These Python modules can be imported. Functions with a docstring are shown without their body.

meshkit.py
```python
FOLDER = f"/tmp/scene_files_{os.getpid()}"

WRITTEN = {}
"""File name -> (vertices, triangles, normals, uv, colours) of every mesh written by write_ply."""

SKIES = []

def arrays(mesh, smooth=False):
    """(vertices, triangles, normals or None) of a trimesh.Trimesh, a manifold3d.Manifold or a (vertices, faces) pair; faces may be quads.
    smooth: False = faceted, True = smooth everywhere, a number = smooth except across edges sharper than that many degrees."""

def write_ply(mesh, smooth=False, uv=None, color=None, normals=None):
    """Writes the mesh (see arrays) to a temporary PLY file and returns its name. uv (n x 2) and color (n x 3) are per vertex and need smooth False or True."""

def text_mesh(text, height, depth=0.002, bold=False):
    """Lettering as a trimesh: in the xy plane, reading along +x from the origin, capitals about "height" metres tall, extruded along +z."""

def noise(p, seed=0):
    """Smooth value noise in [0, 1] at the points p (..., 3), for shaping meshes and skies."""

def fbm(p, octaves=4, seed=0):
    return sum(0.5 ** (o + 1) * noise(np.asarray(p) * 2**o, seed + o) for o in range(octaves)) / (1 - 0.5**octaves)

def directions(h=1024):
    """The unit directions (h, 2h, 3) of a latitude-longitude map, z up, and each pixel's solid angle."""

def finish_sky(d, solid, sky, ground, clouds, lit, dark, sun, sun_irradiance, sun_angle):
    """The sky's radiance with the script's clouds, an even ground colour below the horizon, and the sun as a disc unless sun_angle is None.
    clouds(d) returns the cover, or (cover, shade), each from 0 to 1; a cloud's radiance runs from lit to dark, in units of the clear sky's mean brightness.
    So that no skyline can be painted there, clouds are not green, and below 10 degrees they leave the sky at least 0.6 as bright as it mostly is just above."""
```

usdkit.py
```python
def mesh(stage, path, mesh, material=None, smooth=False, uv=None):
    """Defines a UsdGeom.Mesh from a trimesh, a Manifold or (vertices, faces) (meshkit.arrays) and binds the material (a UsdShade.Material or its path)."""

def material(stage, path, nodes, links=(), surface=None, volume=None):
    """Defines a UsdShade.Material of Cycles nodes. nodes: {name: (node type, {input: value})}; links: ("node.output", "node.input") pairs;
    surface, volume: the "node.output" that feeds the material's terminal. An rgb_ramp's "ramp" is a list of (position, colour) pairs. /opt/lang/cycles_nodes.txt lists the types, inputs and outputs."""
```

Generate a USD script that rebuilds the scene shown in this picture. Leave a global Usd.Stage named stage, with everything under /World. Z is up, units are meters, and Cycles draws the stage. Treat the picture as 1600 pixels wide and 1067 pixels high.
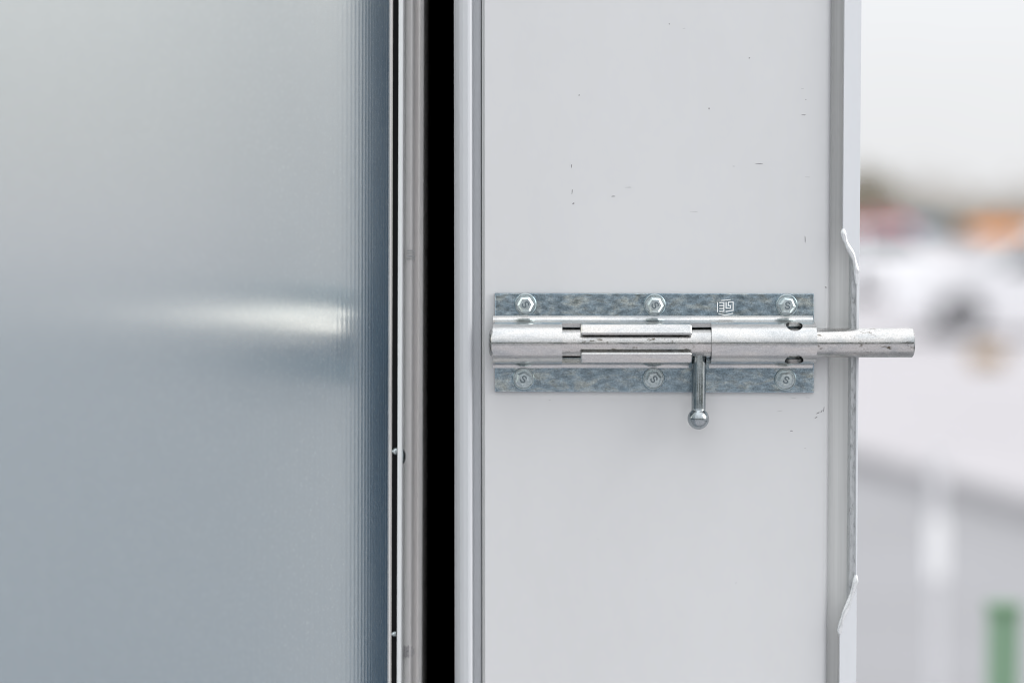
import math, random
import numpy as np, trimesh, manifold3d
from shapely.geometry import Polygon, Point, box as sbox, LineString
from shapely.ops import unary_union
import usdkit, meshkit
from pxr import Usd, UsdGeom, UsdLux, UsdShade, Gf, Sdf

rnd = random.Random(7)
rng = np.random.default_rng(7)
stage = Usd.Stage.CreateInMemory()
UsdGeom.SetStageUpAxis(stage, UsdGeom.Tokens.z)
UsdGeom.SetStageMetersPerUnit(stage, 1.0)
UsdGeom.Xform.Define(stage, '/World')
UsdGeom.Scope.Define(stage, '/World/Looks')
M = {}
def mat(name, nodes, links=(), surface='p.BSDF', volume=None):
    M[name] = usdkit.material(stage, '/World/Looks/' + name, nodes, links, surface=surface, volume=volume)
    return M[name]

# ------------------------------------------------------------------ camera
DIST, ZC = 1.058, 1.75            # metres to the sharp plane, height of its middle
K = 36 / 85 / 1600                # tangent per pixel of the 1600 px wide photograph
PITCH = math.atan(203 * K)
CAM = np.array([0, -DIST * math.cos(PITCH), ZC + DIST * math.sin(PITCH)])
cam = UsdGeom.Camera.Define(stage, '/World/camera')
cam.AddTranslateOp().Set(Gf.Vec3d(*CAM))
cam.AddRotateXOp().Set(90 - math.degrees(PITCH))
cam.CreateHorizontalApertureAttr(36.0); cam.CreateVerticalApertureAttr(24.0)
cam.CreateFocalLengthAttr(85.0); cam.CreateClippingRangeAttr(Gf.Vec2f(0.02, 3000))
cam.CreateFStopAttr(4.4); cam.CreateFocusDistanceAttr(1.05)
cam.CreateExposureAttr(0.12)
FWD = np.array([0, math.cos(PITCH), -math.sin(PITCH)]); UP = np.array([0, math.sin(PITCH), math.cos(PITCH)])
def P(px, py, y=0.0):
    """world point at depth plane y that the photograph shows at pixel (px, py)"""
    d = FWD + np.array([1, 0, 0]) * (px - 800) * K + UP * (533.5 - py) * K
    return CAM + d * ((y - CAM[1]) / d[1])
def X(px, y=0.0, py=533.5): return float(P(px, py, y)[0])
def Z(py, y=0.0): return float(P(800, py, y)[2])
S = DIST * K                      # metres per pixel at the sharp plane

# ------------------------------------------------------------------ sky and sun (overcast)
SUN_EL, SUN_AZ = math.radians(23), math.radians(108)      # azimuth from +y towards +x: from the right, a little on the viewer's side
sd = np.array([math.cos(SUN_EL) * math.sin(SUN_AZ), math.cos(SUN_EL) * math.cos(SUN_AZ), math.sin(SUN_EL)])
SKY_STRENGTH, CLOUD = 0.1, 7.85
sky_mat = usdkit.material(stage, '/World/Looks/sky_overcast', {
    'sky': ('sky_texture', {'sky_type': 'single_scattering', 'sun_disc': False, 'sun_elevation': SUN_EL, 'sun_rotation': math.atan2(sd[0], sd[1])}),
    'tc': ('texture_coordinate', {}),
    'sep': ('separate_xyz', {}),
    'up': ('math', {'math_type': 'maximum', 'value2': 0.0}),
    'cie': ('math', {'math_type': 'multiply_add', 'value2': 1.3, 'value3': 1.0}),
    'n': ('noise_texture', {'scale': 2.2, 'detail': 5, 'roughness': 0.55}),
    'nr': ('map_range', {'from_min': 0.3, 'from_max': 0.7, 'to_min': 0.93, 'to_max': 1.07}),
    'l': ('math', {'math_type': 'multiply'}),
    'l2': ('math', {'math_type': 'multiply', 'value2': CLOUD}),
    'col': ('vector_math', {'math_type': 'scale', 'vector1': (0.985, 0.995, 1.02)}),
    'mx': ('mix', {'mix_type': 'mix', 'fac': 0.94}),
    'bg': ('background_shader', {'strength': SKY_STRENGTH}),
}, [('tc.generated', 'sep.vector'), ('tc.generated', 'n.vector'), ('sep.z', 'up.value1'), ('up.value', 'cie.value1'), ('n.fac', 'nr.value'),
    ('cie.value', 'l.value1'), ('nr.result', 'l.value2'), ('l.value', 'l2.value1'), ('l2.value', 'col.scale'),
    ('sky.color', 'mx.color1'), ('col.vector', 'mx.color2'), ('mx.color', 'bg.color')], surface='bg.background')
dome = UsdLux.DomeLight.Define(stage, '/World/sky')
dome.GetPrim().SetCustomDataByKey('kind', 'structure')
UsdShade.MaterialBindingAPI.Apply(dome.GetPrim()).Bind(sky_mat)
sun = UsdLux.DistantLight.Define(stage, '/World/sun')
sun.CreateIntensityAttr(0.32); sun.CreateAngleAttr(36.0); sun.CreateNormalizeAttr(True); sun.CreateColorAttr(Gf.Vec3f(1.0, 0.97, 0.93))
z_axis = Gf.Vec3d(*sd)
sun.AddTransformOp().Set(Gf.Matrix4d(Gf.Rotation(Gf.Vec3d(0, 0, 1), z_axis), Gf.Vec3d(0, 0, 0)))

# ------------------------------------------------------------------ materials
POS = {'g': ('geometry', {})}
def simple(name, color, rough=0.5, metal=0.0, spec=0.5, **kw):
    return mat(name, {'p': ('principled_bsdf', {'base_color': color, 'roughness': rough, 'metallic': metal, 'specular_ior_level': spec, **kw})})
def mottled(name, c1, c2, scale, r1=0.4, r2=0.6, metal=0.0, stretch=(1, 1, 1), bump=0.0, bscale=None, detail=4, lo=0.35, hi=0.65, bdist=0.0002, spec=0.5, coord='g.position'):
    nodes = {'g': ('geometry', {}), 'tc': ('texture_coordinate', {}), 'm': ('mapping', {'scale': stretch}), 'n': ('noise_texture', {'scale': scale, 'detail': detail, 'roughness': 0.6}),
             'r': ('rgb_ramp', {'ramp': [(lo, c1), (hi, c2)]}), 'rr': ('map_range', {'from_min': lo, 'from_max': hi, 'to_min': r1, 'to_max': r2}),
             'p': ('principled_bsdf', {'metallic': metal, 'specular_ior_level': spec})}
    links = [(coord, 'm.vector'), ('m.vector', 'n.vector'), ('n.fac', 'r.fac'), ('n.fac', 'rr.value'), ('r.color', 'p.base_color'), ('rr.result', 'p.roughness')]
    if bump:
        nodes['b'] = ('bump', {'strength': bump, 'distance': bdist}); nodes['n2'] = ('noise_texture', {'scale': bscale or scale * 3, 'detail': 3})
        links += [('m.vector', 'n2.vector'), ('n2.fac', 'b.height'), ('b.normal', 'p.normal')]
    return mat(name, nodes, links)

mottled('coated_panel', (0.592, 0.602, 0.611), (0.612, 0.622, 0.631), 7, 0.27, 0.36, metal=0.1, stretch=(1.2, 1, 0.7), detail=7, bump=0.12, bscale=1400, bdist=0.0001)
mottled('coated_trim', (0.60, 0.62, 0.645), (0.63, 0.65, 0.675), 30, 0.25, 0.33, stretch=(1, 1, 0.1))
mottled('channel_coat', (0.64, 0.65, 0.64), (0.70, 0.71, 0.70), 300, 0.35, 0.5, stretch=(3, 3, 0.04))
mottled('cut_edge', (0.45, 0.47, 0.48), (0.60, 0.62, 0.63), 900, 0.3, 0.5, metal=0.75, bump=0.12, bscale=1500, stretch=(1, 1, 0.3))
mottled('bent_rim', (0.68, 0.70, 0.71), (0.75, 0.77, 0.78), 300, 0.22, 0.28, metal=0.6)
mottled('anodised', (0.80, 0.785, 0.775), (0.85, 0.835, 0.825), 260, 0.28, 0.38, metal=0.35, stretch=(1, 1, 0.02), bump=0.1, bscale=700)
mottled('anodised_bright', (0.84, 0.87, 0.87), (0.88, 0.91, 0.91), 200, 0.3, 0.4, metal=0.2, stretch=(1, 1, 0.02))
simple('black_rubber', (0.012, 0.012, 0.013), 0.9, spec=0.1)
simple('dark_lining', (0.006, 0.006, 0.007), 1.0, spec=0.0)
simple('scuff', (0.25, 0.25, 0.26), 0.7)
simple('scuff_pale', (0.45, 0.46, 0.47), 0.7)
simple('stamp_ink', (0.33, 0.32, 0.34), 0.6)

def zinc(name, c1, c2, c3, scale, r1, r2, stain=None, lo=0.6, grain=0.35, metal=1.0, bump=0.25, stretch=(1, 1, 1)):
    nodes = {'g': ('geometry', {}), 'm': ('mapping', {'scale': stretch}),
             'n': ('noise_texture', {'scale': scale, 'detail': 5, 'roughness': 0.65, 'distortion': 0.6}),
             'r': ('rgb_ramp', {'ramp': [(0.32, c1), (0.5, c2), (0.70, c3)]}),
             'f': ('noise_texture', {'scale': 1700, 'detail': 2}), 'fr': ('map_range', {'from_min': 0.3, 'from_max': 0.7, 'to_min': 1 - grain, 'to_max': 1 + grain, 'clamp': True}),
             'fm': ('vector_math', {'math_type': 'scale'}),
             'rn': ('noise_texture', {'scale': 500, 'detail': 4}), 'rr': ('map_range', {'from_min': 0.3, 'from_max': 0.7, 'to_min': r1, 'to_max': r2, 'clamp': True}),
             's': ('noise_texture', {'scale': 420, 'detail': 6, 'roughness': 0.7}), 'sr': ('map_range', {'from_min': lo, 'from_max': lo + 0.07, 'to_min': 0.0, 'to_max': 1.0, 'clamp': True}),
             'sm': ('mix', {'mix_type': 'mix', 'color2': stain or c1}),
             'bn': ('noise_texture', {'scale': 1500, 'detail': 3}), 'b': ('bump', {'strength': bump, 'distance': 0.00012}),
             'p': ('principled_bsdf', {'metallic': metal})}
    return mat(name, nodes, [('g.position', 'm.vector'), ('m.vector', 'n.vector'), ('m.vector', 'rn.vector'), ('m.vector', 's.vector'), ('g.position', 'f.vector'), ('g.position', 'bn.vector'),
        ('n.fac', 'r.fac'), ('r.color', 'fm.vector1'), ('f.fac', 'fr.value'), ('fr.result', 'fm.scale'), ('fm.vector', 'sm.color1'),
        ('s.fac', 'sr.value'), ('sr.result', 'sm.fac'), ('sm.color', 'p.base_color'), ('rn.fac', 'rr.value'), ('rr.result', 'p.roughness'), ('bn.fac', 'b.height'), ('b.normal', 'p.normal')])
zinc('zinc_plate', (0.25, 0.335, 0.395), (0.345, 0.43, 0.485), (0.54, 0.58, 0.55), 260, 0.2, 0.36, (0.22, 0.26, 0.27), lo=0.63, grain=0.3, bump=0.18, stretch=(0.45, 1, 1))
zinc('zinc_barrel', (0.45, 0.47, 0.48), (0.56, 0.565, 0.56), (0.61, 0.595, 0.565), 160, 0.15, 0.26, (0.36, 0.37, 0.39), lo=0.64, grain=0.12, bump=0.16, stretch=(0.25, 1, 1))
zinc('zinc_rod', (0.42, 0.44, 0.45), (0.54, 0.54, 0.53), (0.62, 0.60, 0.58), 140, 0.15, 0.28, (0.13, 0.115, 0.09), lo=0.59, grain=0.14, bump=0.18, stretch=(0.4, 1, 1))
zinc('zinc_handle', (0.27, 0.31, 0.33), (0.36, 0.40, 0.42), (0.44, 0.46, 0.47), 140, 0.12, 0.24, (0.12, 0.12, 0.11), lo=0.63, grain=0.12, bump=0.08, stretch=(1, 1, 0.5))
zinc('zinc_screw', (0.50, 0.58, 0.61), (0.60, 0.68, 0.70), (0.70, 0.76, 0.76), 220, 0.24, 0.34, (0.3, 0.35, 0.37), lo=0.64, grain=0.1, bump=0.08)

simple('head_stain', (0.12, 0.15, 0.17), 0.5, metal=0.5)
# brushed sheet of the open door: fine grain runs up and down, so reflections smear sideways
mat('brushed_sheet', {'g': ('geometry', {}), 'm': ('mapping', {'scale': (1, 1, 0.012)}), 'n': ('noise_texture', {'scale': 900, 'detail': 3}),
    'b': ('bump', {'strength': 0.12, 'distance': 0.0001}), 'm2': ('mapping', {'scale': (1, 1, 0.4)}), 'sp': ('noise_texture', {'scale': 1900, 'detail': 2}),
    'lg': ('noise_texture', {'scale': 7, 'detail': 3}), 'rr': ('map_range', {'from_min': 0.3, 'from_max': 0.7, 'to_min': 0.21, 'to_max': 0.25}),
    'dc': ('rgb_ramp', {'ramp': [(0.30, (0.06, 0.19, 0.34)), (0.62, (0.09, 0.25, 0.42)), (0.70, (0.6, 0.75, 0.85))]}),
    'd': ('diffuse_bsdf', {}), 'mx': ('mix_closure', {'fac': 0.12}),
    'tg': ('tangent', {'direction_type': 'radial', 'axis': 'z'}), 'p': ('principled_bsdf', {'metallic': 1.0, 'anisotropic': 0.86, 'base_color': (0.615, 0.61, 0.57)})},
    [('g.position', 'm.vector'), ('m.vector', 'n.vector'), ('n.fac', 'b.height'), ('b.normal', 'p.normal'), ('g.position', 'm2.vector'), ('m2.vector', 'sp.vector'),
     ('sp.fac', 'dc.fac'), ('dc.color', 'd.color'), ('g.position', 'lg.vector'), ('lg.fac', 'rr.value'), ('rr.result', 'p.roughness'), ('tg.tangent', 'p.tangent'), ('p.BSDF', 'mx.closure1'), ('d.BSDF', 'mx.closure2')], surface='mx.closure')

# ------------------------------------------------------------------ scene helpers
used = {}
def numbered(path):
    n = used.get(path, 0); used[path] = n + 1
    return path if n == 0 else f'{path}_{n:03d}'
def tag(prim, label=None, cat=None, group=None, kind=None):
    for k, v in (('label', label), ('category', cat), ('group', group), ('kind', kind)):
        if v: prim.SetCustomDataByKey(k, v)
    return prim
BASE = {}
def thing(name, base, label, cat, group=None):
    path = numbered('/World/' + name); x = UsdGeom.Xform.Define(stage, path)
    x.AddTranslateOp().Set(Gf.Vec3d(*map(float, base))); BASE[path] = np.array(base, float)
    tag(x.GetPrim(), label, cat, group); return path
def part(parent, name, mesh, material, smooth=30, label=None, kind=None):
    """one mesh, given in world coordinates, under a thing or a part of it"""
    v, f = (np.asarray(mesh.vertices), np.asarray(mesh.faces)) if isinstance(mesh, trimesh.Trimesh) else (meshkit.arrays(mesh)[0], meshkit.arrays(mesh)[1])
    top = '/'.join(parent.split('/')[:3]); base = BASE.get(top, np.zeros(3))
    path = numbered(parent + '/' + name)
    usdkit.mesh(stage, path, trimesh.Trimesh(v - base, f, process=False), M[material], smooth=smooth)
    tag(stage.GetPrimAtPath(path), label=label, kind=kind); return path
def single(name, mesh, material, smooth=30, label=None, cat=None, group=None, kind=None):
    path = numbered('/World/' + name); v, f, _ = meshkit.arrays(mesh)
    usdkit.mesh(stage, path, trimesh.Trimesh(v, f, process=False), M[material], smooth=smooth)
    tag(stage.GetPrimAtPath(path), label, cat, group, kind); return path
cat_ = trimesh.util.concatenate
def box(x0, x1, y0, y1, z0, z1):
    b = trimesh.creation.box([x1 - x0, y1 - y0, z1 - z0]); b.apply_translation([(x0 + x1) / 2, (y0 + y1) / 2, (z0 + z1) / 2]); return b
def rounded(poly, r): return poly.buffer(-r, quad_segs=6).buffer(2 * r, quad_segs=6).buffer(-r, quad_segs=6)
def upright(poly, z0, z1):
    """profile in the ground plane (x, y) drawn up from z0 to z1"""
    m = trimesh.creation.extrude_polygon(poly, z1 - z0); m.apply_translation([0, 0, z0]); return m
def along_x(poly, x0, x1):
    """profile in (out, z), out = towards the camera, drawn from x0 to x1"""
    m = trimesh.creation.extrude_polygon(poly, x1 - x0)
    T = np.array([[0, 0, 1, x0], [-1, 0, 0, 0], [0, 1, 0, 0], [0, 0, 0, 1.0]]); m.apply_transform(T)
    m.fix_normals(); return m
def resample(poly, step):
    ring = poly.exterior; n = max(12, int(ring.length / step))
    return np.array([ring.interpolate(i / n, normalized=True).coords[0] for i in range(n)])
def facing(poly, y_back, y_front, bevel, step=None):
    """outline in (x, z) with its front at y_front (towards the camera), front edge bevelled"""
    pts = np.array(poly.exterior.coords)[:-1] if step is None else resample(poly, step)
    if Polygon(pts).exterior.is_ccw is False: pts = pts[::-1]
    nx = np.roll(pts, -1, 0); pv = np.roll(pts, 1, 0)
    e1 = pts - pv; e2 = nx - pts
    e1 /= np.linalg.norm(e1, axis=1)[:, None] + 1e-12; e2 /= np.linalg.norm(e2, axis=1)[:, None] + 1e-12
    n1 = np.c_[-e1[:, 1], e1[:, 0]]; n2 = np.c_[-e2[:, 1], e2[:, 0]]
    b = n1 + n2; b /= np.maximum((b * n1).sum(1), 0.3)[:, None] ; 
    rings = [(0, y_back), (0, y_front + bevel), (bevel * 0.3, y_front + bevel * 0.3), (bevel, y_front)]
    V = []; n = len(pts)
    for off, y in rings:
        q = pts + b / np.maximum(np.linalg.norm(b, axis=1), 1e-9)[:, None] * np.minimum(np.linalg.norm(b, axis=1), 1.6)[:, None] * off
        V.append(np.c_[q[:, 0], np.full(n, y), q[:, 1]])
    F = []
    for k in range(len(rings) - 1):
        for i in range(n):
            j = (i + 1) % n; a, c = k * n, (k + 1) * n
            F += [[a + i, a + j, c + j], [a + i, c + j, c + i]]
    tri = manifold3d.triangulate([V[-1][:, [0, 2]]])
    F += [[(len(rings) - 1) * n + t for t in q] for q in tri.tolist()]
    tri = manifold3d.triangulate([V[0][:, [0, 2]]]); F += [[t for t in q[::-1]] for q in tri.tolist()]
    m = trimesh.Trimesh(np.vstack(V), np.array(F), process=False); return m
def lathe(profile, axis_to, origin, n=40):
    """profile of (radius, height) turned round an axis that points along axis_to from origin"""
    m = trimesh.creation.revolve(np.array(profile), sections=n)
    m.apply_transform(trimesh.geometry.align_vectors([0, 0, 1], axis_to)); m.apply_translation(origin); m.fix_normals(); return m
def to_manifold(m):
    m = m.copy(); m.merge_vertices(); m.fix_normals()
    return manifold3d.Manifold(manifold3d.Mesh(np.asarray(m.vertices, np.float32), np.asarray(m.faces, np.uint32)))
def from_manifold(m):
    a = m.to_mesh(); return trimesh.Trimesh(a.vert_properties[:, :3], a.tri_verts, process=False)
Z0, Z1 = 0.35, 2.75               # the doors' lower and upper ends, out of frame

# ------------------------------------------------------------------ ground and far setting
mottled('yard_concrete', (0.41, 0.395, 0.41), (0.45, 0.435, 0.45), 0.35, 0.8, 0.9, bump=0.2, bscale=60, bdist=0.01)
mottled('road_asphalt', (0.265, 0.265, 0.275), (0.295, 0.295, 0.31), 0.5, 0.75, 0.85, bump=0.3, bscale=80, bdist=0.01)
mottled('dark_asphalt', (0.24, 0.25, 0.265), (0.275, 0.285, 0.30), 0.8, 0.75, 0.85, bump=0.3, bscale=80, bdist=0.01)
mottled('kerb_stone', (0.27, 0.265, 0.275), (0.33, 0.325, 0.335), 3, 0.8, 0.9)
g = trimesh.Trimesh([[-900, -900, 0], [900, -900, 0], [900, 1500, 0], [-900, 1500, 0]], [[0, 1, 2], [0, 2, 3]], process=False)
single('ground', g, 'yard_concrete', smooth=False, kind='structure')
a, b_ = np.array([2.42, 15.7]), np.array([3.0, 13.1])        # edge of the near grey road
dr = (b_ - a) / np.linalg.norm(b_ - a); A = a - dr * 20; B = b_ + dr * 14
road = Polygon([A, B, B + [-16, 0], A + [-16, 0]])
m = trimesh.creation.extrude_polygon(road, 0.004); single('road', m, 'road_asphalt', smooth=False, kind='structure')
lane = Polygon([(4.4, -25), (4.4, 10), (9.2, 30), (45, 30), (45, -25)]); m = trimesh.creation.extrude_polygon(lane, 0.004); single('asphalt_lane', m, 'dark_asphalt', smooth=False, kind='structure')
nrm = np.array([-dr[1], dr[0]])
kerb = Polygon([A, B, B + nrm * 0.16, A + nrm * 0.16]); m = trimesh.creation.extrude_polygon(kerb, 0.12)
single('kerb', m, 'kerb_stone', smooth=False, kind='structure')

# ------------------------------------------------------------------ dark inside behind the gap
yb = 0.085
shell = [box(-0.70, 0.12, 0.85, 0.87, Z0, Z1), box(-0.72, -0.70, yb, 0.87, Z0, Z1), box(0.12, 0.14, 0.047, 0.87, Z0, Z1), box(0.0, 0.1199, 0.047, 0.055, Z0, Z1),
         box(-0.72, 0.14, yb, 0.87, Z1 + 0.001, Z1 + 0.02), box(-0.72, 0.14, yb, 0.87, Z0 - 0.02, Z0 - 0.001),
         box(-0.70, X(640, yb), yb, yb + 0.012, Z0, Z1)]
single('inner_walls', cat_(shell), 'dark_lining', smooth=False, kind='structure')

# ------------------------------------------------------------------ right leaf: grey coated door leaf that carries the bolt
leaf = thing('grey_door_leaf', (X(1025), 0.02, Z0), 'pale grey coated metal door leaf with the sliding bolt screwed to its face', 'door')
R = 0.0024
pf = sbox(X(757), 0.0, X(1296.5), 0.0058)
pf = unary_union([rounded(pf, R), rounded(sbox(X(757), 0.0, X(1200), 0.0058), 0.0004)])
panel = upright(pf, Z0, Z1)
part(leaf, 'face_panel', panel, 'coated_panel')
part(leaf, 'core', box(X(753), X(1290), 0.0059, 0.018, Z0, Z1), 'channel_coat')
# left edge trim: slanting face, bright rounded nose, narrow groove beside the panel
tp = Polygon([(X(709), 0.014), (X(709), 0.010), (X(713), 0.0055), (X(718), 0.0022), (X(724), 0.0001), (X(731), -0.0015), (X(737.5), -0.0015), (X(739), 0.007), (X(752), 0.0075), (X(752), 0.014)])
part(leaf, 'edge_trim', upright(rounded(tp, 0.0011), Z0, Z1), 'coated_trim', label='rounded edge trim along the left side of the door leaf')
# right rebate: channel floor, outer wall and the returned lip with its long cut-out for the rod
YF = -0.0045
part(leaf, 'rebate_channel', upright(sbox(X(1290.5), 0.0062, X(1341, YF), 0.010), Z0, Z1), 'channel_coat')
part(leaf, 'outer_wall', upright(rounded(sbox(X(1331, YF), YF + 0.0026, X(1340, YF), 0.045), 0.0004), Z0, Z1), 'cut_edge', label='outer wall of the rebate, bare metal edge showing in the cut-out')
def smoothstep(t): return t * t * (3 - 2 * t)
edge = []
for py, px in [(-3000, 1322), (0, 1319.5), (300, 1317.5), (358, 1317)]: edge.append((px, py))
for t in np.linspace(0, 1, 14)[1:]: edge.append((1317 + 21.4 * smoothstep(t) ** 0.95, 358 + 66 * t))
for py in (444, 600, 760, 898): edge.append((1338.4 - (py - 424) * 0.003, py))
for t in np.linspace(0, 1, 14)[1:]: edge.append((1337 - 25 * smoothstep(t), 900 + 90 * t))
edge += [(1311.5, 1060), (1310, 4000)]
L = [tuple(P(px, py, YF)[[0, 2]]) for px, py in edge]
lip = Polygon(L + [(X(1340.5, YF), L[-1][1]), (X(1343.5, YF), L[0][1])])
clip = sbox(-1, Z0, 1, Z1); lip = lip.intersection(clip)
part(leaf, 'lip', facing(lip, YF + 0.0024, YF, 0.0002), 'coated_trim', label='turned over lip with a long curved cut-out where the rod passes')
# the sheet round the cut-out is bent back and shows its bare rim
def rim(pxs):
    q = [P(px, py, YF + 0.0004) for px, py in pxs]; c = np.array(q); t = np.gradient(c, axis=0); t /= np.linalg.norm(t, axis=1)[:, None]; out = []
    n1 = np.cross(t, [0, 1.0, 0]); n1 /= np.linalg.norm(n1, axis=1)[:, None]; n = 14; V = []
    for i in range(len(c)):
        r = 0.00125 * (0.55 if i in (0, len(c) - 1) else 0.95 + 0.18 * math.sin(i * 1.1) + rnd.uniform(-0.06, 0.06))
        o = 0.00012 * math.sin(i * 0.9 + 1)
        V += [c[i] + o * n1[i] + r * (math.cos(a) * n1[i] + math.sin(a) * np.array([0, 1.0, 0])) for a in np.arange(n) * 2 * math.pi / n]
    k = len(V); V += [c[0], c[-1]]; F = []
    for i in range(len(c) - 1):
        for j in range(n):
            a, b = i * n + j, i * n + (j + 1) % n; F += [[a, b, b + n], [a, b + n, a + n]]
    for j in range(n): F += [[k, (j + 1) % n, j], [k + 1, k - n + j, k - n + (j + 1) % n]]
    m = trimesh.Trimesh(np.array(V), np.array(F), process=False); m.fix_normals(); return m
part(leaf, 'cut_rim', rim(edge[3:18]), 'bent_rim', smooth=50, label='bare bent rim at the upper end of the cut-out')
part(leaf, 'cut_rim', rim(edge[20:34]), 'bent_rim', smooth=50, label='bright bent rim at the lower end of the cut-out')
# scuffs: (px, py, length px, thickness px, angle deg, dark)
marks = [(1046, 38, 3, 2.2, 0, 1), (905, 149, 3.5, 2, 20, 1), (1108, 170, 3.5, 2.4, 90, 1), (1171, 91, 3, 2, 30, 1), (893, 260, 7, 1.5, 86, 1), (894, 300, 12, 1.6, 84, 1), (896, 318, 4.5, 2.6, 20, 1),
         (958, 307, 9, 1.5, 4, 1), (982, 293, 11, 1.3, 2, 0), (1187, 256, 14, 1.5, 3, 1), (1147, 260, 6, 1.2, 0, 0), (1256, 180, 9, 1.5, 0, 1), (1259, 156, 5, 1.3, -30, 1), (1254, 139, 5, 1.3, 0, 0), (1258, 375, 13, 1.7, 92, 1),
         (1262, 277, 12, 1.2, 0, 0), (1069, 45, 5, 1.3, 10, 0), (1085, 331, 16, 1.1, 0, 0), (1218, 642, 10, 1.2, 10, 0), (1278, 645, 7, 2.4, 30, 1), (1284, 642, 6, 2, 60, 1), (1275, 652, 5, 1.8, 30, 1), (1236, 673, 6, 1.8, 0, 1),
         (1290, 449, 4, 2.2, -30, 1), (1258, 700, 4, 1.2, 0, 0), (859, 625, 3, 1.5, 0, 0), (935, 842, 3, 1.2, 0, 0), (1150, 910, 4, 1, 80, 0), (1262, 621, 9, 1.2, -5, 0), (1240, 622, 10, 1.1, 3, 0), (1287, 640, 9, 1.3, 80, 1), (1010, 905, 3, 1.2, 40, 0)]
def mark(px, py, l, t, ang, y=-0.00006):
    n = 10; c, s = math.cos(math.radians(ang)), math.sin(math.radians(ang)); o = []
    for i in range(n):
        th = 2 * math.pi * i / n; k = rnd.uniform(0.55, 1.15); u, v = math.cos(th) * l / 2 * k, math.sin(th) * t / 2 * k
        o.append(P(px + u * c - v * s, py - u * s - v * c, y))
    return trimesh.Trimesh(np.array(o), [[0, i + 1, i] if False else [0, i, i + 1] for i in range(1, n - 1)], process=False)
part(leaf, 'scuff_marks', cat_([mark(*q[:5]) for q in marks if q[5]]), 'scuff', smooth=False, label='small dark chips and scratches in the grey coating', kind='stuff')
part(leaf, 'scuff_marks', cat_([mark(*q[:5]) for q in marks if not q[5]]), 'scuff_pale', smooth=False, label='faint grey scratches in the coating', kind='stuff')

# ------------------------------------------------------------------ left: brushed sheet door swung open towards the viewer
LEN, PITCHR, AMP = 0.66, 0.0036, 1.0
E = np.array([X(610.5, 0.008), 0.008]); STEP = PITCHR / 10
ss = np.arange(0, LEN, STEP)
tt = np.clip((ss - 0.02) / 0.05, 0, 1); aa = np.radians(14 + 17 * tt * tt * (3 - 2 * tt))      # the sheet rolls round towards its edge
DD = np.c_[-np.sin(aa), -np.cos(aa)]; NN = np.c_[np.cos(aa), -np.sin(aa)]
CC = E + np.vstack([[0, 0], np.cumsum(DD[:-1] * STEP, 0)])
D, N = DD[0], NN[0]
door = thing('brushed_sheet_door', (E[0], E[1], Z0), 'open door leaf of ribbed brushed metal sheet, blurred, at the left', 'door')
front = list(CC + NN * ((0.000040 * np.exp(-(ss / 0.062) ** 4) + 0.000009 * np.exp(-ss / 0.2)) * np.sin(2 * math.pi * ss / PITCHR) + 0.000005 * np.sin(2 * math.pi * ss / PITCHR * 2.3 + 1))[:, None])
back = list((CC - NN * 0.0012)[::-1])
tilt = math.tan(math.radians(0.30))
def lean(m):
    m = m.copy(); m.vertices[:, 0] += (m.vertices[:, 2] - ZC) * tilt; return m
ring = np.array(front + back); nr_ = len(ring)
V = np.vstack([np.c_[ring, np.full(nr_, Z0)], np.c_[ring, np.full(nr_, Z1)]])
F = []
for i in range(nr_):
    j = (i + 1) % nr_; F += [[i, j, nr_ + j], [i, nr_ + j, nr_ + i]]
F = np.array(F)[:, ::-1]
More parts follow.
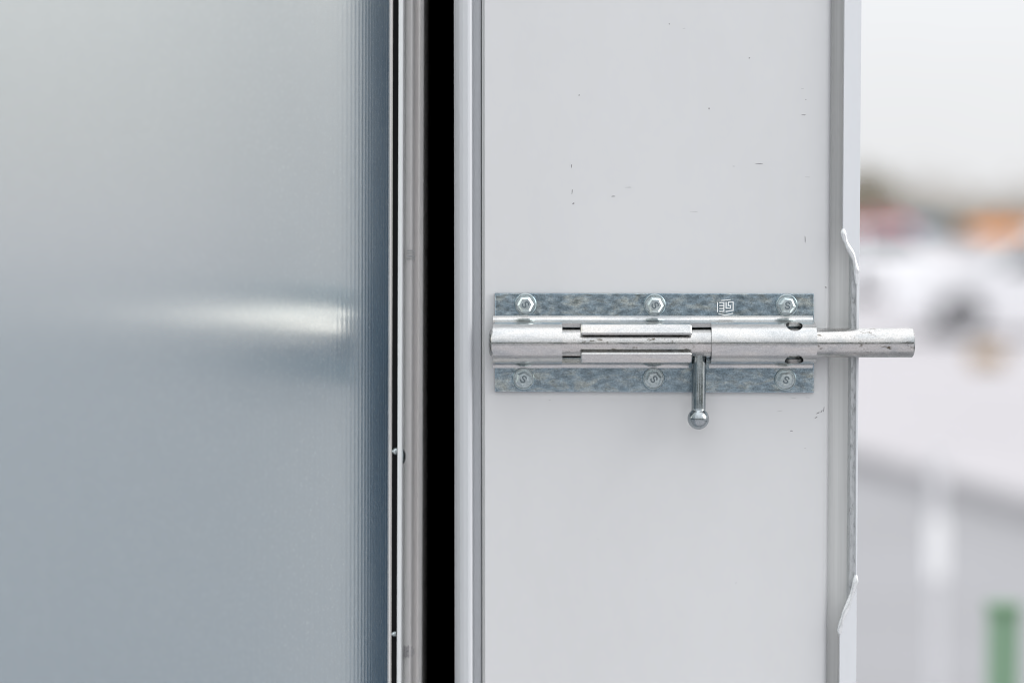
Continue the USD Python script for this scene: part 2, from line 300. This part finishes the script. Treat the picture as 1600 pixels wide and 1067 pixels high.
sheet = trimesh.Trimesh(V, F, process=False)
part(door, 'ribbed_sheet', lean(sheet), 'brushed_sheet', smooth=40)
hem = [E + N * 0.0006, E + np.array([0.0008, 0.0008]), E + np.array([0.0002, 0.003]), E + np.array([-0.0028, 0.002]), E + D * 0.0012 - N * 0.0006]
hemp = Polygon([E + D * 0.0016 + N * 0.0005, E + D * 0.0002 + N * 0.0007, E - D * 0.0016 + N * 0.0002, E - D * 0.0016 - N * 0.0016, E + D * 0.0016 - N * 0.0016])
part(door, 'hemmed_edge', lean(upright(hemp, Z0, Z1)), 'anodised', label='folded edge of the sheet')
part(door, 'core', lean(upright(Polygon(list((CC - NN * 0.0013)[30:]) + list((CC - NN * 0.03)[:200:-1])), Z0, Z1)), 'channel_coat')

# ------------------------------------------------------------------ aluminium post between the doors
post = thing('aluminium_door_post', (X(645), 0.03, Z0), 'narrow silvery aluminium door post beside the black gap, rivet on its edge', 'door post')
st = rounded(sbox(X(621.5, 0.022), 0.022, X(629.2, 0.022), 0.08), 0.0005)
part(post, 'edge_plate', lean(upright(st, Z0, Z1)), 'anodised_bright', label='bright plate seen edge on, riveted to the post')
PB = 0.027
xs = lambda p: X(p, 0.012 + PB)
cv = [(xs(630.3), 0.058), (xs(630.3), 0.0165)]
for t in np.linspace(0, 1, 12): cv.append((xs(632 + 20 * t), 0.0135 - 0.0046 * math.sin(math.pi * (0.08 + 0.84 * t))))
cv += [(xs(653.2), 0.0128), (xs(655.0), 0.0128), (xs(655.8), 0.0108), (xs(660.6), 0.0113), (xs(662.2), 0.0135), (xs(662.2), 0.055)]
cv = [(a, b + PB) for a, b in cv]
part(post, 'rounded_profile', lean(upright(Polygon(cv), Z0, Z1)), 'anodised', smooth=38)
part(post, 'rubber_seal', lean(upright(sbox(X(604, 0.03), 0.026, X(621.5, 0.022) - 0.0001, 0.084), Z0, Z1)), 'black_rubber', smooth=False)
def rivet(py, head=True):
    yv = 0.0265; c = P(630, py, yv); c[0] += (c[2] - ZC) * tilt
    prof = [(0, 0.0), (0.0034, 0.0), (0.0034, 0.0003), (0.0028, 0.0009), (0.0016, 0.0013), (0.0013, 0.0011), (0.0011, 0.0005), (0, 0.0005)]
    return lathe(prof, [1, 0, 0], c, 24)
def tail(py, r):
    c = P(621.0, py, 0.0245); c[0] += (c[2] - ZC) * tilt
    return lathe([(0, 0), (r, 0), (r, 0.0008), (r * 0.8, 0.0014), (r * 0.45, 0.0018), (r * 0.45, 0.0024), (0, 0.0024)], [-1, 0, 0], c, 18)
r1 = part(post, 'rivet', rivet(713), 'zinc_screw', label='rivet head with its hollow centre')
part(post, 'rivet_tail', tail(705, 0.0016), 'zinc_screw'); part(post, 'rivet_tail', tail(990, 0.0012), 'zinc_screw')
ink = []
def ym(px): return PB + 0.0135 - 0.0046 * math.sin(math.pi * (0.08 + 0.84 * (px - 632) / 20)) - 0.00012
for py0, pale in ((1018, 0),):
    for (dx, dy, w, h) in ((0, 0, 1.6, 20), (3, 2, 1.6, 16), (6, 0, 1.6, 19), (3, 8, 8, 1.8), (11, 1, 1.4, 17), (14, 4, 1.4, 10)):
        px = 634 + dx; y = min(ym(px), ym(px + w)); q = [P(px, py0 - 10 + dy, y), P(px + w, py0 - 10 + dy, y), P(px + w, py0 - 10 + dy + h, y), P(px, py0 - 10 + dy + h, y)]
        q = [p + [(p[2] - ZC) * tilt, 0, 0] for p in q]; ink.append(trimesh.Trimesh(q, [[0, 2, 1], [0, 3, 2]], process=False))
part(post, 'ink_stamp', cat_(ink), 'stamp_ink', smooth=False, label='small faded ink mark low on the post')
tape = []
for (dy, h) in ((0, 2), (4, 1.6), (8, 3), (13, 1.6)):
    px, w = 635, 13; y = min(ym(px + k) for k in range(14)) - 0.0001; q = [P(px, 391 + dy, y), P(px + w, 391 + dy, y), P(px + w, 391 + dy + h, y), P(px, 391 + dy + h, y)]
    q = [p + [(p[2] - ZC) * tilt, 0, 0] for p in q]; tape.append(trimesh.Trimesh(q, [[0, 2, 1], [0, 3, 2]], process=False))
part(post, 'rubbed_marks', cat_(tape), 'scuff_pale', smooth=False, label='rubbed cross marks on the post')

# ------------------------------------------------------------------ the sliding bolt
VP = -0.0022                      # front of its plate
VA = VP - 0.0068                  # axis of the rod
zb = Z(535.5, VA)
bolt = thing('sliding_bolt', (X(1022), 0, zb), 'zinc plated tower bolt, rod shot out to the right, screwed to the grey leaf', 'bolt')
pl = Polygon([P(773, 458, VP)[[0, 2]], P(1272, 459, VP)[[0, 2]], P(1272, 613.5, VP)[[0, 2]], P(773, 612, VP)[[0, 2]]])
part(bolt, 'backing_plate', facing(pl, -0.0003, VP, 0.0004), 'zinc_plate', smooth=25)
ro, ri, ax = 0.0090, 0.0072, 0.0068 - VP     # out = -y
def leg_side(sign, upto):
    """one wall of the pressed barrel: foot fillet, wall, arc up to an angle in degrees"""
    o = []
    for t in np.linspace(0, 1, 7):
        th = math.pi / 2 * t; o.append((-VP + 0.0001 + 0.0024 * (1 - math.cos(th)), ro + 0.0024 * (1 - math.sin(th))))
    for th in np.radians(np.arange(0, upto + 0.1, 5)): o.append((ax + ro * math.sin(th), ro * math.cos(th)))
    for th in np.radians(np.arange(upto, -0.1, -5)): o.append((ax + ri * math.sin(th), ri * math.cos(th)))
    o += [(-VP - 0.0003, ri), (-VP - 0.0003, ro + 0.0024)]
    return Polygon([(u, sign * v) for u, v in o]).buffer(0)
full = unary_union([leg_side(1, 90), leg_side(-1, 90)]).buffer(0.00002).buffer(-0.00002)
def bmesh(poly, x0, x1):
    m = along_x(poly, x0, x1); m.apply_translation([0, 0, zb]); return m
def cyl(c, d, r, h):
    m = trimesh.creation.cylinder(radius=r, height=h, sections=40); m.apply_transform(trimesh.geometry.align_vectors([0, 0, 1], d)); m.apply_translation(c); return m
xl0, xl1 = X(770, VA), X(878, VA); xr0, xr1 = X(1110, VA), X(1273, VA)
lf = to_manifold(bmesh(full, xl0, xl1))
part(bolt, 'left_sleeve', from_manifold(lf), 'zinc_barrel', smooth=35)
rt = to_manifold(bmesh(full, xr0, xr1))
hx = X(1239, VA)
for sg, ang in ((1, 60), (-1, 57)):
    d = np.array([0, -math.cos(math.radians(ang)), sg * math.sin(math.radians(ang))]); c = np.array([hx, -ax, zb]) + d * 0.009
    rt = rt - to_manifold(cyl(c, d, 0.0036 if sg > 0 else 0.0040, 0.008))
part(bolt, 'right_sleeve', from_manifold(rt), 'zinc_barrel', smooth=35)
part(bolt, 'upper_guide', bmesh(leg_side(1, 18), xl1 + 1e-5, xr0 - 1e-5), 'zinc_barrel', smooth=35)
part(bolt, 'lower_guide', bmesh(leg_side(-1, 18), xl1 + 1e-5, X(1078, VA)), 'zinc_barrel', smooth=35)
def tab(sign):
    o = rounded(sbox(-0.00095, -0.0026, 0.00095, 0.0026), 0.0006)
    w = X(1080, VA) - X(906, VA)
    m = trimesh.creation.extrude_polygon(o, w, )
    mm = manifold3d.CrossSection([np.array(o.exterior.coords)[:-1]])
    # slab with rounded ends: hull of small balls at its corners
    pts = []
    for sx in (0.0012, w - 0.0012):
        for sz in (-0.0015, 0.0015):
            s1 = trimesh.creation.uv_sphere(0.00095, count=[10, 16]); s1.apply_translation([sx, 0, sz]); s1.vertices[:, 0] = sx + (s1.vertices[:, 0] - sx) * 1.2; pts.append(s1.vertices)
    m = trimesh.convex.convex_hull(np.vstack(pts))
    m.apply_transform(trimesh.transformations.rotation_matrix(math.radians(-24) * sign, [1, 0, 0]))
    m.apply_translation([X(906, VA), -(ax + 0.0066), zb + sign * 0.0060])
    th = np.radians(np.arange(18.5, 50, 4)); o = [(ax + (ro - .0001) * math.sin(t), sign * (ro - .0001) * math.cos(t)) for t in th] + [(ax + ri * math.sin(t), sign * ri * math.cos(t)) for t in th[::-1]]
    return cat_([m, bmesh(Polygon(o).buffer(0), X(908, VA), X(1077.5, VA))])
part(bolt, 'upper_tab', tab(1), 'zinc_barrel', smooth=40); part(bolt, 'lower_tab', tab(-1), 'zinc_barrel', smooth=40)
# rod with domed left end and chamfered right end
rr = 0.0064; xa, xb = X(763.5, VA), X(1426.5, VA)
prof = [(0, 0), (rr * .55, 0.0001), (rr * .85, 0.0006), (rr * .97, 0.0013), (rr, 0.0022)] + [(rr, t) for t in np.linspace(0.01, xb - xa - 0.0006, 8)] + [(rr - 0.0006, xb - xa), (0, xb - xa)]
rod = lathe(prof, [1, 0, 0], [xa, -ax, zb], 64)
part(bolt, 'rod', rod, 'zinc_rod', smooth=35)
hxp = X(1093, VA); hz1 = Z(654, VA - 0.002)
d = np.array([X(1091, VA) - hxp, -0.0022, hz1 - zb]); dl = np.linalg.norm(d)
hp = [(0, 0), (0.0031, 0)] + [(0.0031, t) for t in np.linspace(0.004, dl - 0.0046, 8)]
rb = 0.0047
hp += [(0.0031, dl - 0.0037)] + [(rb * math.sin(t), dl - rb * math.cos(t)) for t in np.linspace(math.radians(43), math.pi, 20)]
hp[-1] = (0, dl + rb)
part(bolt, 'handle', lathe(hp, d / dl, [hxp, -ax, zb], 40), 'zinc_handle', smooth=40, label='bent down knob handle with ball end')
def hexprism(r, chamf, h):
    a6 = np.radians(np.arange(6) * 60); V = []
    for rad, z in ((r, 0), (r, h - chamf), (r - chamf * 1.3, h)): V += [(rad * math.cos(t), rad * math.sin(t), z) for t in a6]
    V = np.array(V); return trimesh.convex.convex_hull(V)
for k, (px, py) in enumerate([(821, 475.5), (1023, 476.5), (1229, 477), (818, 591.5), (1021, 591.5), (1227, 592.5)]):
    c = P(px, py, VP)
    fl = lathe([(0, -0.0001), (0.0049, -0.0001), (0.0049, 0.0003), (0.0045, 0.0008), (0.0043, 0.0008), (0.0041, 0.0005), (0.0037, 0.0005), (0, 0.0006)], [0, -1, 0], c, 40)
    sp = part(bolt, 'screw', fl, 'zinc_screw', smooth=40)
    hx6 = hexprism(0.0036, 0.0007, 0.0030); hx6.apply_transform(trimesh.transformations.rotation_matrix(rnd.uniform(0, 1.05), [0, 0, 1]))
    T = np.array([[1, 0, 0, 0], [0, 0, -1, 0], [0, 1, 0, 0], [0, 0, 0, 1.0]])      # z -> towards the camera
    hx6.apply_transform(trimesh.transformations.rotation_matrix(rnd.uniform(-0.02, 0.02), [1, 0, 0])); hx6.apply_transform(trimesh.transformations.rotation_matrix(rnd.uniform(-0.02, 0.02), [0, 1, 0])); hx6.apply_transform(T); hx6.apply_translation(c + [0, -0.0008, 0]); part(sp, 'hex_head', hx6, 'zinc_screw', smooth=20)
    tx = meshkit.text_mesh('S', 0.0030, 0.0003, bold=True); b0 = tx.bounds; tx.apply_translation([-(b0[0][0] + b0[1][0]) / 2, -(b0[0][1] + b0[1][1]) / 2, 0])
    tx.apply_transform(trimesh.transformations.rotation_matrix(rnd.uniform(-1.2, 1.2), [0, 0, 1])); tx.apply_transform(T); tx.apply_translation(c + [0, -0.0008 - 0.00295, 0])
    part(sp, 'head_mark', tx, 'head_stain', smooth=False)
# stamped maker's mark on the plate: a cornered outline with bars inside
lines = []
def stroke(pts, w=1.5): lines.append(LineString(pts).buffer(w / 2, cap_style='square', join_style='mitre'))
stroke([(1121, 473), (1121, 487)]); stroke([(1124.5, 473), (1131, 473)]); stroke([(1124.5, 477.5), (1131, 477.5)]); stroke([(1124.5, 482), (1131, 482)]); stroke([(1124.5, 486.5), (1131, 486.5)]); stroke([(1131, 473), (1131, 486.5)])
stroke([(1134.5, 486.5), (1145.5, 485)]); stroke([(1134.5, 472.5), (1134.5, 481.5), (1141, 481.5)]); stroke([(1138, 472), (1138, 477.5), (1141.5, 477.5), (1141.5, 481.5)]); stroke([(1138, 472), (1145.5, 472), (1145.5, 485)])
stroke([(1123, 490), (1134, 492.5), (1145, 489.5)], 1.1); stroke([(1127, 469.5), (1141, 468.5)], 1.1)
mk = unary_union(lines); geoms = mk.geoms if hasattr(mk, 'geoms') else [mk]; ms = []
for q in geoms:
    e3 = trimesh.creation.extrude_polygon(q, 1.0); v = e3.vertices.copy()
    w = np.array([P(a1, b1, VP) for a1, b1, _ in v]); w[:, 1] = np.where(v[:, 2] > 0.5, VP - 0.00022, VP + 0.0001)
    e3.vertices = w; e3.fix_normals(); ms.append(e3)
part(bolt, 'stamped_mark', cat_(ms), 'anodised_bright', smooth=False, label='small stamped maker mark of nested bars')

# ------------------------------------------------------------------ blurred yard beyond the leaf
simple('white_paint', (0.80, 0.80, 0.81), 0.35); simple('green_paint', (0.21, 0.35, 0.23), 0.5); simple('green_dark', (0.15, 0.27, 0.16), 0.6)
simple('post_paint', (0.58, 0.58, 0.60), 0.4); simple('cardboard', (0.38, 0.27, 0.16), 0.8); simple('car_white', (0.66, 0.66, 0.68), 0.3); simple('car_orange', (0.85, 0.30, 0.02), 0.5, spec=0.25); simple('car_red', (0.70, 0.03, 0.10), 0.5, spec=0.25); simple('car_blue', (0.10, 0.22, 0.30), 0.3)
simple('car_glass', (0.03, 0.035, 0.04), 0.08); simple('tyre', (0.075, 0.075, 0.08), 0.8); simple('rim', (0.45, 0.45, 0.46), 0.3, metal=0.9); simple('lamp_red', (0.4, 0.02, 0.02), 0.2); simple('lamp_clear', (0.7, 0.7, 0.7), 0.1)
mottled('olive_leaf', (0.10, 0.085, 0.03), (0.20, 0.15, 0.06), 1.2, 0.7, 0.8); mottled('bark', (0.10, 0.08, 0.06), (0.16, 0.13, 0.10), 6, 0.8, 0.9); mottled('bare_twigs', (0.22, 0.19, 0.15), (0.32, 0.28, 0.22), 0.08, 0.9, 0.95); mottled('hedge_leaf', (0.03, 0.05, 0.03), (0.06, 0.09, 0.05), 2, 0.7, 0.8)
def far(px, y): return (px - 800) * K * (y + DIST)          # x of a pixel column at distance y
def bar(x, y, z0, z1, r, n=20, top=None):
    return lathe([(0, z0), (r, z0), (r, z1 - r * .4), (r * .8, z1 - r * .12), (0, z1)], [0, 0, 1], [x, y, 0], n)
y = 4.2; x = far(1468, y); sc = (y + DIST) * K
wp = thing('white_post', (x, y, 0), 'blurred white metal post standing on the grey road', 'post')
hor = 330
zt = CAM[2] - (700 - hor) * sc
part(wp, 'pole', bar(x, y, 0, zt, 0.015), 'post_paint'); part(wp, 'collar', lathe([(0.0152, 0), (0.02, 0), (0.02, 0.12), (0.0152, 0.13)], [0, 0, 1], [x, y, CAM[2] - (905 - hor) * sc], 24), 'white_paint')
part(wp, 'base_flange', lathe([(0.0152, 0), (0.08, 0), (0.08, 0.012), (0.0152, 0.02)], [0, 0, 1], [x, y, 0.005], 24), 'white_paint')
y = 1.5; x = far(1573, y); sc = (y + DIST) * K
gp = thing('green_fence_post', (x, y, 0), 'green fence post low at the right edge, out of focus', 'post')
zt = CAM[2] - (962 - hor) * sc
part(gp, 'post', box(x - 0.0145, x + 0.0145, y - 0.0145, y + 0.0145, 0.005, zt), 'green_paint'); part(gp, 'cap', box(x - 0.016, x + 0.016, y - 0.016, y + 0.016, zt + 0.0005, zt + 0.012), 'green_dark')
part(gp, 'rail', box(x + 0.015, x + 1.2, y - 0.008, y + 0.008, zt - 0.30, zt - 0.26), 'green_paint')

def car(name, pos, heading, paint, label, group=None, length=4.2):
    th = thing(name, (*pos, 0), label, 'car', group)
    c, s = math.cos(heading), math.sin(heading)
    Tm = np.array([[c, -s, 0, pos[0]], [s, c, 0, pos[1]], [0, 0, 1, 0], [0, 0, 0, 1.0]]); k = length / 4.2
    def put(nm, m, mt, lab=None, sm=30):
        m = m.copy(); m.vertices[:, 0] *= k; m.apply_transform(Tm); return part(th, nm, m, mt, sm, lab)
    prof = rounded(Polygon([(-2.08, 0.32), (-2.1, 0.62), (-2.0, 0.86), (-1.2, 0.93), (1.75, 0.95), (2.02, 0.85), (2.1, 0.45), (2.0, 0.28), (-1.9, 0.26)]), 0.07)
    for wx in (-1.3, 1.28): prof = prof.difference(Point(wx, 0.31).buffer(0.37))
    rings = []
    e = trimesh.creation.extrude_polygon(prof, 1.0); v = e.vertices.copy(); w = np.where(v[:, 2] > 0.5, 0.86, -0.86) * np.clip(1.06 - 0.25 * np.maximum(v[:, 1] - 0.7, 0), 0.9, 1.0)
    e.vertices = np.c_[v[:, 0], w, v[:, 1]]; e.fix_normals(); put('body', e, paint)
    low = np.array([(x1, y1, 0.93) for x1 in (-1.05, 1.8) for y1 in (-0.78, 0.78)]); hi = np.array([(x1, y1, z1) for x1, z1 in ((-0.25, 1.42), (0.4, 1.46), (1.25, 1.40)) for y1 in (-0.56, 0.56)])
    cab = trimesh.convex.convex_hull(np.vstack([low, hi])); put('cabin', cab, paint)
    def pane(q, off):
        q = np.array(q, float) + off; q2 = q - np.array(off) * 1.5; V = np.vstack([q, q2]); return trimesh.convex.convex_hull(V)
    for sg in (-1, 1):
        yl, yh = sg * 0.765, sg * 0.60
        for nm, xs4 in (('side_window', (-0.78, 0.25, 0.25, -0.22)), ('side_window', (0.35, 1.45, 1.12, 0.35))):
            put(nm, pane([(xs4[0], yl, 0.97), (xs4[1], yl, 0.97), (xs4[2], yh, 1.36), (xs4[3], yh, 1.35)], [0, sg * 0.012, 0.004]), 'car_glass', sm=False)
    put('windscreen', pane([(-0.98, -0.7, 0.97), (-0.98, 0.7, 0.97), (-0.32, 0.53, 1.37), (-0.32, -0.53, 1.37)], [-0.014, 0, 0.01]), 'car_glass', sm=False)
    put('rear_window', pane([(1.76, -0.7, 0.98), (1.76, 0.7, 0.98), (1.31, 0.53, 1.36), (1.31, -0.53, 1.36)], [0.014, 0, 0.01]), 'car_glass', sm=False)
    for wx in (-1.3, 1.28):
        for sg in (-1, 1):
            w = put('wheel', lathe([(0.19, -0.1), (0.29, -0.1), (0.315, -0.06), (0.315, 0.06), (0.29, 0.1), (0.19, 0.1)], [0, sg, 0], [wx, sg * 0.74, 0.318], 28), 'tyre')
            q = lathe([(0, -0.02), (0.19, -0.02), (0.19, 0.085), (0.15, 0.07), (0.05, 0.09), (0, 0.09)], [0, sg, 0], [wx, sg * 0.74, 0.318], 20)
            q.vertices[:, 0] *= k; q.apply_transform(Tm); part(w, 'rim', q, 'rim')
    for sg in (-1, 1):
        put('headlight', box(-2.115, -1.98, sg * 0.62 - 0.17, sg * 0.62 + 0.17, 0.62, 0.76), 'lamp_clear'); put('tail_light', box(1.98, 2.085, sg * 0.66 - 0.12, sg * 0.66 + 0.12, 0.62, 0.8), 'lamp_red')
    return th
car('parked_car', (far(1487, 34) + 1.3, 34), 0.0, 'car_white', 'white car parked side on, its front wheel right of the rod end')
car('parked_car', (far(1375, 50), 50), math.radians(97), 'car_white', 'white car parked end on just right of the door leaf')
car('parked_car', (far(1548, 140), 140), math.radians(5), 'car_orange', 'orange car far off on the pale yard', length=4.6)
car('parked_car', (far(1362, 150), 150), math.radians(-14), 'car_red', 'red car far off beside the door leaf edge', length=5.2)
car('parked_car', (far(1428, 175), 175), math.radians(10), 'car_blue', 'dark blue car far off, between the red and the orange car')
def leaves(n, centre, rad, size, seed):
    r = np.random.default_rng(seed); cl = r.normal(size=(26, 3)); cl /= np.linalg.norm(cl, axis=1)[:, None]; cl *= r.uniform(0.35, 0.95, (26, 1))
    p = cl[r.integers(0, 26, n)] + r.normal(size=(n, 3)) * 0.2
    p = p * rad + centre; a1 = r.normal(size=(n, 3)); a1 /= np.linalg.norm(a1, axis=1)[:, None]; b1 = np.cross(a1, r.normal(size=(n, 3))); b1 /= np.linalg.norm(b1, axis=1)[:, None]
    sz = size * r.uniform(0.6, 1.3, (n, 1)); V = np.concatenate([p + a1 * sz, p + b1 * sz * .6, p - a1 * sz, p - b1 * sz * .6]); i = np.arange(n)
    return trimesh.Trimesh(V, np.vstack([np.c_[i, i + n, i + 2 * n], np.c_[i, i + 2 * n, i + 3 * n]]), process=False)
def limb(p0, p1, r0, r1):
    s1 = trimesh.creation.icosphere(1, r0); s1.apply_translation(p0); s2 = trimesh.creation.icosphere(1, r1); s2.apply_translation(p1); return trimesh.convex.convex_hull(np.vstack([s1.vertices, s2.vertices]))
def tree(px, y, top, r, label, seed):
    x = far(px, y); t = thing('autumn_tree', (x, y, 0), label, 'tree'); q = random.Random(seed)
    tr = [limb([x, y, 0.1], [x + .1, y, top * .55], .16, .1)]
    for k in range(9):
        a1 = q.uniform(0, 6.28); tr.append(limb([x + .1, y, top * q.uniform(.35, .55)], [x + math.cos(a1) * r * .7, y + math.sin(a1) * r * .7, top * q.uniform(.65, .9)], .07, .03))
    part(t, 'trunk', cat_(tr), 'bark'); part(t, 'crown', leaves(2600, [x, y, top - r * .85], [r, r, r * .85], 0.11, seed), 'olive_leaf', smooth=False)
tree(1356, 180, 5.4, 2.3, 'olive brown tree far off beside the door leaf edge', 3)
x, y = far(1490, 136), 136
sh = thing('green_shrub', (x, y, 0), 'dark green shrub far off, left of the orange car', 'shrub')
part(sh, 'stem', cat_([limb([x + dx, y, 0.05], [x + dx * 2.2, y + dx, .8], .05, .02) for dx in (-.25, 0, .25)]), 'bark'); part(sh, 'foliage', leaves(1200, [x, y, .75], [.75, .6, .6], .09, 5), 'hedge_leaf', smooth=False)
r = np.random.default_rng(11); n = 11000
bx = r.uniform(far(1200, 320), far(2000, 320), n); hgt = 4.6 + 1.8 * np.sin(bx * .11 + 1) + 1.2 * np.sin(bx * .37); pz = np.abs(r.normal(size=n)) * .42; pz = np.clip(pz, 0, 1.15) * hgt
ctr = np.c_[bx, 320 + r.uniform(-6, 14, n), pz + .1]; a1 = r.normal(size=(n, 3)); a1[:, 2] = np.abs(a1[:, 2]) + .6; a1 /= np.linalg.norm(a1, axis=1)[:, None]; b1 = np.cross(a1, r.normal(size=(n, 3))); b1 /= np.linalg.norm(b1, axis=1)[:, None]
V = np.concatenate([ctr + a1 * .6, ctr + b1 * .08, ctr - a1 * .4, ctr - b1 * .08]); i = np.arange(n)
single('distant_wood', trimesh.Trimesh(V, np.vstack([np.c_[i, i + n, i + 2 * n], np.c_[i, i + 2 * n, i + 3 * n]]), process=False), 'bare_twigs', smooth=False, label='pale brown bare wood along the horizon', cat='wood', kind='stuff')

y = 27.0; x = far(1543, y)
bx_ = thing('cardboard_box', (x, y, 0), 'small tan cardboard box lying on the pale yard in front of the white car', 'box')
part(bx_, 'carton', box(x - .17, x + .17, y - .14, y + .14, 0.004, 0.24), 'cardboard')
for sg in (-1, 1):
    fl = box(-.17, .17, 0, .13, 0, .004); fl.apply_transform(trimesh.transformations.rotation_matrix(math.radians(-60 if sg > 0 else 240), [1, 0, 0])); fl.apply_translation([x, y + sg * .14, .245]); part(bx_, 'flap', fl, 'cardboard')
# trees behind the viewer, seen only in the polished metal
r = np.random.default_rng(12); n = 30000
bx = r.uniform(-45, 45, n); hgt = 2.9 + .5 * np.sin(bx * .5) + .3 * np.sin(bx * 1.7 + 1); ctr = np.c_[bx, -20 + r.normal(size=n) * 1.1, r.uniform(0.02, 1, n) * hgt]
a1 = r.normal(size=(n, 3)); a1 /= np.linalg.norm(a1, axis=1)[:, None]; b1 = np.cross(a1, r.normal(size=(n, 3))); b1 /= np.linalg.norm(b1, axis=1)[:, None]; i = np.arange(n)
V = np.concatenate([ctr + a1 * .3, ctr + b1 * .2, ctr - a1 * .3, ctr - b1 * .2])
single('tree_belt', trimesh.Trimesh(V, np.vstack([np.c_[i, i + n, i + 2 * n], np.c_[i, i + 2 * n, i + 3 * n]]), process=False), 'hedge_leaf', smooth=False, label='dark green belt of trees mirrored in the bolt metal', cat='wood', kind='stuff')
